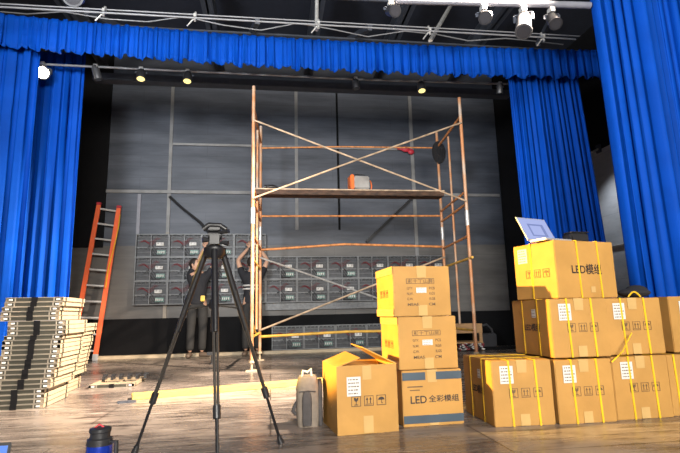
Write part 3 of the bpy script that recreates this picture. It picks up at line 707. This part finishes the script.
# dark bag on the middle layer
bg = empty('black_bag', (2.59, 3.27, .76), R(4), 'black soft bag with a yellow cord lying on the boxes right of the laptop box', 'bag')
b = MB(); b.ball((0, 0, .035), (.12, .09, .035), 16, 8); b.ball((.04, .02, .05), (.08, .07, .042), 14, 8); b.build('bag_body', M_SHIRT, bg, smooth=True)
MB().tube([(-.16 + .1 * i / 8, -.12, .004 + .035 * math.sin(PI * i / 8)) for i in range(9)], .006, 6).build('cord', M_STRAP, bg, smooth=True)

# ------------------------------------------------------------------ backpack on the floor
bp = empty('backpack', (.24, 3.36, 0), R(-4), 'grey canvas backpack standing on the floor left of the open box', 'backpack')
def rounded(b, w, d, h, z0, n=10, top=.6):
    prof = []
    for i in range(n + 1):
        t = i / n; k = 1 - max(0, (t - .72) / .28) ** 2.2 * (1 - top); k *= .93 + .07 * min(1, t * 6)
        prof.append((k, z0 + h * t))
    vs = []; m = 20
    for k, z in prof:
        for j in range(m):
            a = 2 * PI * j / m; cx, sx = math.cos(a), math.sin(a)
            vs.append((math.copysign(abs(cx) ** .45, cx) * w / 2 * k, math.copysign(abs(sx) ** .45, sx) * d / 2 * k, z))
    fs = []
    for i in range(n):
        for j in range(m): p = i * m + j; q = i * m + (j + 1) % m; fs.append((p, q, q + m, p + m))
    fs.append(tuple(range(m))[::-1]); fs.append(tuple(range(n * m, n * m + m)))
    return b.add(vs, fs)
rounded(MB(), .15, .2, .30, 0, top=.75).build('main_bag', M_BAG, bp, smooth=True)
o = rounded(MB(), .06, .04, .2, .015, top=.7).build('front_pocket', M_BAGD, bp, smooth=True); o.location = (-.005, -.105, 0)
o = rounded(MB(), .03, .17, .27, .003, top=.8).build('back_panel', M_BAGD, bp, smooth=True); o.location = (.079, .0, 0)
MB().tube([(-.035, -.02, .295), (-.03, -.02, .335), (.0, -.02, .325), (.02, -.02, .345), (.025, -.01, .29)], .009, 8).build('grab_handle', M_LABEL, bp, smooth=True)
MB().tube([(-.065, -.05, .15), (-.085, -.05, .12), (-.095, -.05, .09), (-.08, -.05, .075), (-.066, -.05, .08)], .012, 8).build('side_strap', M_BAGD, bp, smooth=True)
MB().tube([(-.052, -.103, .215), (0, -.108, .22), (.05, -.103, .215)], .004, 6).build('zip', M_BAGD, bp, smooth=True)

# ------------------------------------------------------------------ camera tripod
tp = empty('camera_tripod', (-.295, 2.68, 0), 0, 'tall black camera tripod standing in the left foreground', 'tripod')
ap = Vector((-.005, .0, 1.04))
feet = [Vector((.353, .228, 0)), Vector((-.41, .2, 0)), Vector((.08, -.43, 0))]
for f in feet:
    d = f.normalized(); hip = ap + Vector((d.x, d.y, 0)) * .05
    k1, k2 = lerp(hip, f, .40), lerp(hip, f, .72)
    lg = MB().tube([hip, lerp(hip, f, .25), k1], [.017, .017, .014], 10).build('leg', M_TRIPOD, tp, smooth=True)
    s = d.cross(Vector((0, 0, 1))) * .011
    g = MB(); g.tube([lerp(hip, f, .2) + s, k2 + s * .6], .0065, 8); g.tube([lerp(hip, f, .2) - s, k2 - s * .6], .0065, 8); g.build('middle_tube', M_TLEG, lg, smooth=True)
    MB().tube([k2, lerp(hip, f, .985)], .008, 8).build('lower_tube', M_TRIPOD, lg, smooth=True)
    MB().tube([lerp(hip, f, .705), lerp(hip, f, .755)], .018, 10).build('leg_lock', M_PLAST, lg, smooth=True)
    MB().tube([lerp(hip, f, .96), f + Vector((0, 0, .003))], [.012, .019], 10).build('rubber_foot', M_PLAST, lg, smooth=True)
    MB().tube([Vector((0, 0, .755)), lerp(hip, f, .29)], .005, 6).build('spreader_arm', M_TLEG, tp, smooth=True)
MB().tube([(0, 0, .62), (0, 0, 1.1)], .013, 12).build('centre_column', M_TLEG, tp, smooth=True)
MB().lathe([(.02, .735), (.026, .745), (.026, .775), (.02, .785)], 12).build('spreader_hub', M_PLAST, tp, smooth=True)
MB().lathe([(.04, 1.0), (.058, 1.02), (.058, 1.055), (.03, 1.07)], 14).build('shoulder', M_TRIPOD, tp, smooth=True)
hd = MB(); hd.box((0, 0, 1.1), (.05, .05, .05)); hd.tube([(-.035, 0, 1.125), (.035, 0, 1.125)], .026, 12); hd.build('pan_head', M_TRIPOD, tp, smooth=True)
MB().box((0, 0, 1.155), (.055, .08, .018)).build('quick_plate', M_TRIPOD, tp, bevel=.004)
q = MB(); q.tube([(-.06, -.03, 1.15), (-.03, -.03, 1.175), (.03, -.03, 1.172), (.06, -.03, 1.15)], .014, 10); q.build('plate_hood', M_PLAST, tp, smooth=True)
MB().tube([(.02, -.02, 1.135), (.075, -.05, 1.138)], [.009, .012], 8).build('pan_handle', M_PLAST, tp, smooth=True)
MB().tube([(.03, 0, 1.085), (.07, -.01, 1.08)], [.008, .014], 8).build('crank_knob', M_PLAST, tp, smooth=True)
MB().tube([(-.03, 0, 1.1), (-.065, -.01, 1.1)], [.012, .016], 8).build('lock_knob', M_PLAST, tp, smooth=True)

# ------------------------------------------------------------------ thermos and laptop nearest the camera
th = empty('thermos_flask', (-.605, 1.98, 0), 0, 'shiny blue thermos flask with a black lid at the bottom edge', 'flask')
MB().lathe([(.04, 0), (.044, .006), (.044, .252), (.042, .26)], 24).build('body', M_FLASK, th, smooth=True)
MB().lathe([(.043, .256), (.044, .26), (.042, .277), (.034, .281), (.034, .298), (.037, .301), (.037, .312), (.03, .315)], 24).build('lid', M_PLAST, th, smooth=True)
MB().tube([(.03, -.01, .265), (.062, -.02, .268), (.064, -.02, .2), (.062, -.02, .06), (.036, -.012, .05)], .008, 8).build('handle', M_PLAST, th, smooth=True)
MB().tube([(-.02, 0, .313), (-.005, 0, .325), (.012, -.002, .315)], .003, 6).build('cord', M_RED, th, smooth=True)
l2 = empty('laptop', (-1.10, 2.0, 0), R(4), 'laptop with a bright blue screen cut off at the bottom left corner', 'laptop')
MB().span((-.16, -.23, .0), (.16, .0, .016)).build('base', M_PLAST, l2, bevel=.003)
lid = MB().span((-.165, 0, 0), (.165, .006, .252)).build('lid', M_PLAST, l2, bevel=.002); lid.location = (0, 0, .016); lid.rotation_euler = (R(-14), 0, 0)
MB().span((-.155, -.001, .012), (.155, .0005, .242)).build('screen', M_SCREEN3, lid)

# ------------------------------------------------------------------ gear piled behind the scaffold at right
t = empty('black_case', (3.95, 8.95, 0), R(8), 'black equipment case with a curved handle on the floor behind the pile of three', 'case')
MB().box((0, 0, .14), (.34, .24, .26)).build('body', M_DARKG, t, bevel=.02)
MB().tube([(-.14, 0, .26), (-.1, 0, .4), (.04, 0, .43), (.14, 0, .34), (.17, 0, .2)], .022, 8).build('handle', M_DARKG, t, smooth=True)
MB().box((0, 0, .006), (.36, .26, .012)).build('base_plate', M_STEEL, t)
t = empty('wooden_crate', (3.38, 8.75, 0), R(-4), 'low wooden crate of tools behind the pile of three boxes', 'crate')
b = MB(); b.span((-.4, -.2, .3), (.35, -.17, .46)); b.span((-.4, .17, .3), (.35, .2, .46)); b.span((-.4, -.17, .3), (-.37, .17, .46)); b.span((.32, -.17, .3), (.35, .17, .46)); b.build('upper_boards', M_WOOD, t)
for x_, y_ in ((-.37, -.17), (.32, -.17), (-.37, .17), (.32, .17)): MB().span((x_ - .025, y_ - .025, 0), (x_ + .025, y_ + .025, .3)).build('leg', M_WOOD, t)
MB().span((-.4, -.2, .12), (.35, .2, .15)).build('lower_shelf', M_WOOD, t)
t = empty('cable_bundle', (3.45, 8.45, 0), 0, 'tangled bundle of red, white and black cables on the floor at the crate', 'cables')
for nm, m_, k0 in (('red_cable', M_WIRE, 0), ('white_cable', M_LABEL, 2), ('black_cable', M_PLAST, 4)):
    b = MB(); g = random.Random(k0 + 1)
    for k in range(3): b.tube([(-.2 + .4 * i / 12 + .03 * g.random(), .07 * math.sin(i * 1.3 + k + k0), .02 + .035 * k + .03 * abs(math.sin(i * .9 + k0))) for i in range(13)], .014, 6)
    b.build(nm, m_, t, smooth=True)
b = MB(); b.span((3.75, 8.5, 0), (4.6, 8.62, .05))
tag(b.build('floor_sill', M_BLACK, bevel=.006), 'low black sill on the floor right of the crate', 'sill')
# small clamp stand and plug on the floor by the wall
t = empty('clamp_stand', (-.86, 7.75, 0), 0, 'small black clamp stand on the floor right of the standing person', 'stand')
MB().lathe([(.05, 0), (.05, .012), (.015, .02), (.013, .13)], 12).build('stem', M_PLAST, t, smooth=True)
MB().box((-.01, 0, .15), (.13, .05, .05)).build('clamp_head', M_PLAST, t, bevel=.008)

# ------------------------------------------------------------------ people
def skin_mesh(nodes, edges, sub=2):
    me = bpy.data.meshes.new('skin_tmp'); me.from_pydata([n[0] for n in nodes], edges, [])
    o = bpy.data.objects.new('skin_tmp', me); C.objects.link(o)
    md = o.modifiers.new('s', 'SKIN'); 
    if not me.skin_vertices: bpy.context.view_layer.update()
    for i, n in enumerate(nodes):
        r = n[1]; me.skin_vertices[0].data[i].radius = r if isinstance(r, tuple) else (r, r)
        me.skin_vertices[0].data[i].use_root = (i == 0)
    sb = o.modifiers.new('d', 'SUBSURF'); sb.levels = sub; sb.render_levels = sub
    bpy.context.view_layer.update()
    out = bpy.data.meshes.new_from_object(o.evaluated_get(bpy.context.evaluated_depsgraph_get()))
    bpy.data.objects.remove(o); return out
def merge(meshes, name, m, parent):
    bm = bmesh.new()
    for me in meshes: bm.from_mesh(me)
    out = bpy.data.meshes.new(name); bm.to_mesh(out); bm.free(); out.materials.clear()
    for k in (m if isinstance(m, list) else [m]): out.materials.append(k)
    for p in out.polygons: p.use_smooth = True; p.material_index = 0
    o = bpy.data.objects.new(name, out); C.objects.link(o); o.parent = parent; return o
def mesh_of(b):
    me = bpy.data.meshes.new('tmp'); me.from_pydata(b.v, [], b.f); return me
def hand_meshes(w, d, side):
    """w wrist, d pointing direction, side vector across the palm"""
    w, d, side = Vector(w), Vector(d).normalized(), Vector(side); side = (side - d * side.dot(d)).normalized(); nrm = d.cross(side)
    out = [skin_mesh([(w, (.026, .02)), (w + d * .045, (.036, .017)), (w + d * .085, (.034, .015))], [(0, 1), (1, 2)])]
    for k, (off, L) in enumerate(((-.028, .068), (-.0095, .078), (.0095, .072), (.028, .056))):
        p = w + d * .07 + side * off
        q = [(p, .0095), (p + d * (.02 + L * .4), .009), (p + d * (.02 + L * .72) + nrm * .012, .0085), (p + d * (.015 + L * .95) + nrm * .03, .0075)]
        out.append(skin_mesh(q, [(0, 1), (1, 2), (2, 3)], 1))
    p = w + d * .03 - side * .025
    out.append(skin_mesh([(p, .011), (p + d * .03 - side * .022, .011), (p + d * .06 - side * .03 + nrm * .012, .009)], [(0, 1), (1, 2)], 1))
    return out
def head_mesh(c, face, up=Vector((0, 0, 1)), s=1.):
    face = Vector(face).normalized(); side = face.cross(up).normalized(); up = side.cross(face)
    b = MB(); b.ball((0, 0, 0), (.074, .093, .112), 20, 14)
    b.v = [(x * (1 - .25 * max(0, -z / .112) * (y > 0)), y + (.012 if z < -.03 and y > 0 else 0), z) for x, y, z in b.v]
    b.tube([(0, .086, .015), (0, .108, -.02), (0, .093, -.028)], [.008, .014, .009], 8)      # nose
    b.tube([(-.022, .083, -.06), (0, .091, -.058), (.022, .083, -.06)], [.004, .008, .004], 8)   # mouth
    for k in (-1, 1): b.ball((k * .075, -.005, -.005), (.012, .022, .032), 8, 6)
    Mx = Matrix((side, face, up)).transposed()
    b.v = [tuple(Vector(c) + Mx @ (Vector(v) * s)) for v in b.v]
    hair = MB(); hair.ball((0, -.014, .022), (.083, .098, .104), 18, 12)
    hair.v = [(x, min(y, .062 + .02 * (z > .06)), z if z > -.05 or y < -.02 else -.02) for x, y, z in hair.v]
    hair.v = [tuple(Vector(c) + Mx @ (Vector(v) * s)) for v in hair.v]
    eyes = MB()
    for k in (-1, 1): eyes.ball((k * .03, .084, .018), (.012, .008, .008), 8, 6)
    eyes.v = [tuple(Vector(c) + Mx @ (Vector(v) * s)) for v in eyes.v]
    return b, hair, eyes
def person(loc, rz, label, arms, head, face, headup, shirt_mat, legs, stripes=False):
    t = empty('person', loc, rz, label, 'person', None)
    V = Vector; nk = V((0.0, 0.0, 1.46)); hv = V(head)
    J = [(V((0, 0, .95)), (.15, .105)), (V((0, 0, 1.1)), (.13, .095)), (V((0, .01, 1.28)), (.16, .105)), (V((0, .0, 1.41)), (.12, .075)), (lerp(nk, hv, .1), .052), (lerp(nk, hv, .55), .05)]
    E_ = [(0, 1), (1, 2), (2, 3), (3, 4), (4, 5)]
    def chain(parent, pts):
        i = parent
        for p, r in pts: J.append((V(p), r)); E_.append((i, len(J) - 1)); i = len(J) - 1
    hands = []
    for sh, el, wr, hd_, sd in arms:
        chain(3, [(sh, .055), (lerp(V(sh), V(el), .5), .048), (el, .04), (lerp(V(el), V(wr), .4), .037), (wr, .025)]); hands += hand_meshes(wr, hd_, sd)
    for hp, kn, an, toe in legs:
        chain(0, [(hp, .085), (lerp(V(hp), V(kn), .5), .075), (kn, .056), (lerp(V(kn), V(an), .4), .055), (an, .036)])
    hb, hair, eyes = head_mesh(hv, face, Vector(headup))
    merge([skin_mesh(J, E_), mesh_of(hb)] + hands, 'body', M_SKIN, t)
    merge([mesh_of(hair)], 'hair', M_HAIR, t); merge([mesh_of(eyes)], 'eyes', M_PLAST, t)
    # T-shirt
    J2 = [(V((0, 0, .86)), (.172, .128)), (V((0, 0, .97)), (.165, .122)), (V((0, 0, 1.1)), (.15, .115)), (V((0, .01, 1.28)), (.175, .122)), (V((0, 0, 1.405)), (.135, .09)), (lerp(nk, hv, .05), .066)]
    E2 = [(0, 1), (1, 2), (2, 3), (3, 4), (4, 5)]
    for sh, el, wr, hd_, sd in arms:
        i = len(J2); J2 += [(V(sh), .07), (lerp(V(sh), V(el), .55), .062)]; E2 += [(4, i), (i, i + 1)]
    merge([skin_mesh(J2, E2)], 'shirt', shirt_mat, t)
    J3 = [(V((0, 0, .97)), (.158, .115)), (V((0, 0, .86)), (.15, .115))]; E3 = [(0, 1)]
    for hp, kn, an, toe in legs:
        i = len(J3); J3 += [(V(hp), .1), (lerp(V(hp), V(kn), .5), .092), (V(kn), .075), (lerp(V(kn), V(an), .5), .074), (V(an) + V((0, 0, .02)), .068)]
        E3 += [(1, i), (i, i + 1), (i + 1, i + 2), (i + 2, i + 3), (i + 3, i + 4)]
    merge([skin_mesh(J3, E3)], 'trousers', M_TROUS, t)
    for hp, kn, an, toe in legs:
        an = V(an); toe = V(toe); d = toe - an; d.z = 0; d.normalize()
        s = skin_mesh([(V((an.x, an.y, .05)) - d * .05, (.042, .048)), (V((an.x, an.y, .055)) + d * .04, (.045, .045)), (V((an.x, an.y, .035)) + d * .16, (.045, .034))], [(0, 1), (1, 2)])
        for v in s.vertices: v.co.z = max(v.co.z, .002)
        merge([s], 'shoe', M_SHOE, t)
    if stripes:
        for z in (1.14, 1.2): b = MB(); b.lathe([(.16, z), (.168, z + .006), (.168, z + .026), (.16, z + .03)], 20, Matrix.Diagonal((1, .8, 1, 1))); b.build('shirt_stripe', M_STRIPE, t, smooth=True)
    return t
p1 = person((-1.26, 8.98, 0), 0, 'person in black shirt and dark trousers reaching up to the panels behind the tripod',
       [((-.16, .02, 1.41), (-.02, .12, 1.68), (.06, .24, 1.93), (.25, .25, 1), (1, 0, -.2)), ((.17, .02, 1.41), (.29, .05, 1.66), (.27, .2, 1.9), (-.05, .35, 1), (1, 0, 0))],
       (-.06, .03, 1.60), (.75, -.45, .3), (-.12, 0, 1), M_SHIRT,
       [((-.09, 0, .9), (-.10, -.01, .5), (-.11, .0, .09), (-.13, -.2, .03)), ((.09, 0, .9), (.10, -.02, .5), (.09, 0, .09), (.3, -.06, .03))])
b = MB(); b.box((.1, -.11, 1.0), (.07, .05, .1)); b.build('belt_pouch', M_STRAP, p1, bevel=.01)
person((-.33, 9.0, 0), 0, 'person in dark striped shirt with both arms raised, half hidden by the scaffold post',
       [((-.17, .02, 1.41), (-.26, .1, 1.68), (-.08, .22, 1.92), (.25, .3, .9), (1, 0, 0)), ((.17, .02, 1.41), (.27, .1, 1.68), (.12, .22, 1.92), (-.2, .3, .9), (1, 0, 0))],
       (-.01, .03, 1.62), (.1, 1, .2), (0, -.1, 1), M_SHIRT,
       [((-.09, 0, .9), (-.10, -.01, .5), (-.10, .0, .09), (-.14, -.2, .03)), ((.09, 0, .9), (.10, -.01, .5), (.10, 0, .09), (.2, .2, .03))], stripes=True)

# ------------------------------------------------------------------ light
def area(name, loc, target, size, energy, col, sy=None):
    l = bpy.data.lights.new(name, 'AREA'); l.energy = energy; l.color = col; l.size = size
    if sy: l.shape = 'RECTANGLE'; l.size_y = sy
    o = bpy.data.objects.new(name, l); C.objects.link(o); o.location = loc
    o.rotation_euler = (Vector(target) - Vector(loc)).to_track_quat('-Z', 'Y').to_euler(); return o
def spot(name, loc, target, energy, col, ang, blend=.5, rad=.08):
    l = bpy.data.lights.new(name, 'SPOT'); l.energy = energy; l.color = col; l.spot_size = R(ang); l.spot_blend = blend; l.shadow_soft_size = rad
    o = bpy.data.objects.new(name, l); C.objects.link(o); o.location = loc
    o.rotation_euler = (Vector(target) - Vector(loc)).to_track_quat('-Z', 'Y').to_euler(); return o
area('house_light', (.8, -4.5, 2.9), (0, 6, 1.9), 3.5, 1220, (1, .95, .87), 1.6)
spot('left_side_lamp', (-6.5, 3.86, 2.7), (1.5, 3.24, .70), 13500, (1, .62, .13), 12.6, .3, .06)
spot('overhead_lamp_right', (3.1, 3.6, 4.6), (-1.5, 5.7, .1), 12500, (1, .83, .66), 58, 1., .1)
spot('valance_fill', (-2.4, 1.2, 3.0), (-.2, 6.2, 4.05), 1600, (.9, .95, 1), 80, .7, .45)  # added spot without a fixture, brightens the valance and its folds
spot('curtain_fill', (-1.6, 1.6, 3.3), (4.3, 5.2, 2.5), 900, (.9, .95, 1), 36, .6, .1)  # added side light, no fixture behind it, for contrast in the curtain folds
spot('bracket_lamp', (5.55, 8.1, 3.3), (6.3, 7.7, 1.3), 60, (.92, .96, 1), 120, .9, .05)
w = bpy.data.worlds.new('dim_house'); bpy.context.scene.world = w; w.use_nodes = True
w.node_tree.nodes['Background'].inputs[0].default_value = (.5, .55, .7, 1); w.node_tree.nodes['Background'].inputs[1].default_value = .12

# ------------------------------------------------------------------ camera
cam = bpy.data.cameras.new('camera'); co = bpy.data.objects.new('camera', cam); C.objects.link(co)
cam.sensor_width = 36; cam.lens = 495 / 680 * 36; cam.clip_start = .05
yaw, pitch, roll = .141, .173, .0227
cy, sy, cp, sp = math.cos(yaw), math.sin(yaw), math.cos(pitch), math.sin(pitch)
fw = Vector((sy * cp, cy * cp, sp)); rt = Vector((cy, -sy, 0)); up = rt.cross(fw)
c_, s_ = math.cos(roll), math.sin(roll); rt, up = c_ * rt - s_ * up, s_ * rt + c_ * up
co.matrix_world = Matrix.Translation((0, 0, .70)) @ Matrix((rt, up, -fw)).transposed().to_4x4()
S = bpy.context.scene; S.camera = co
S.view_settings.view_transform = 'Standard'; S.view_settings.look = 'None'; S.view_settings.gamma = 1; S.view_settings.use_curve_mapping = False
S.view_settings.exposure = .0
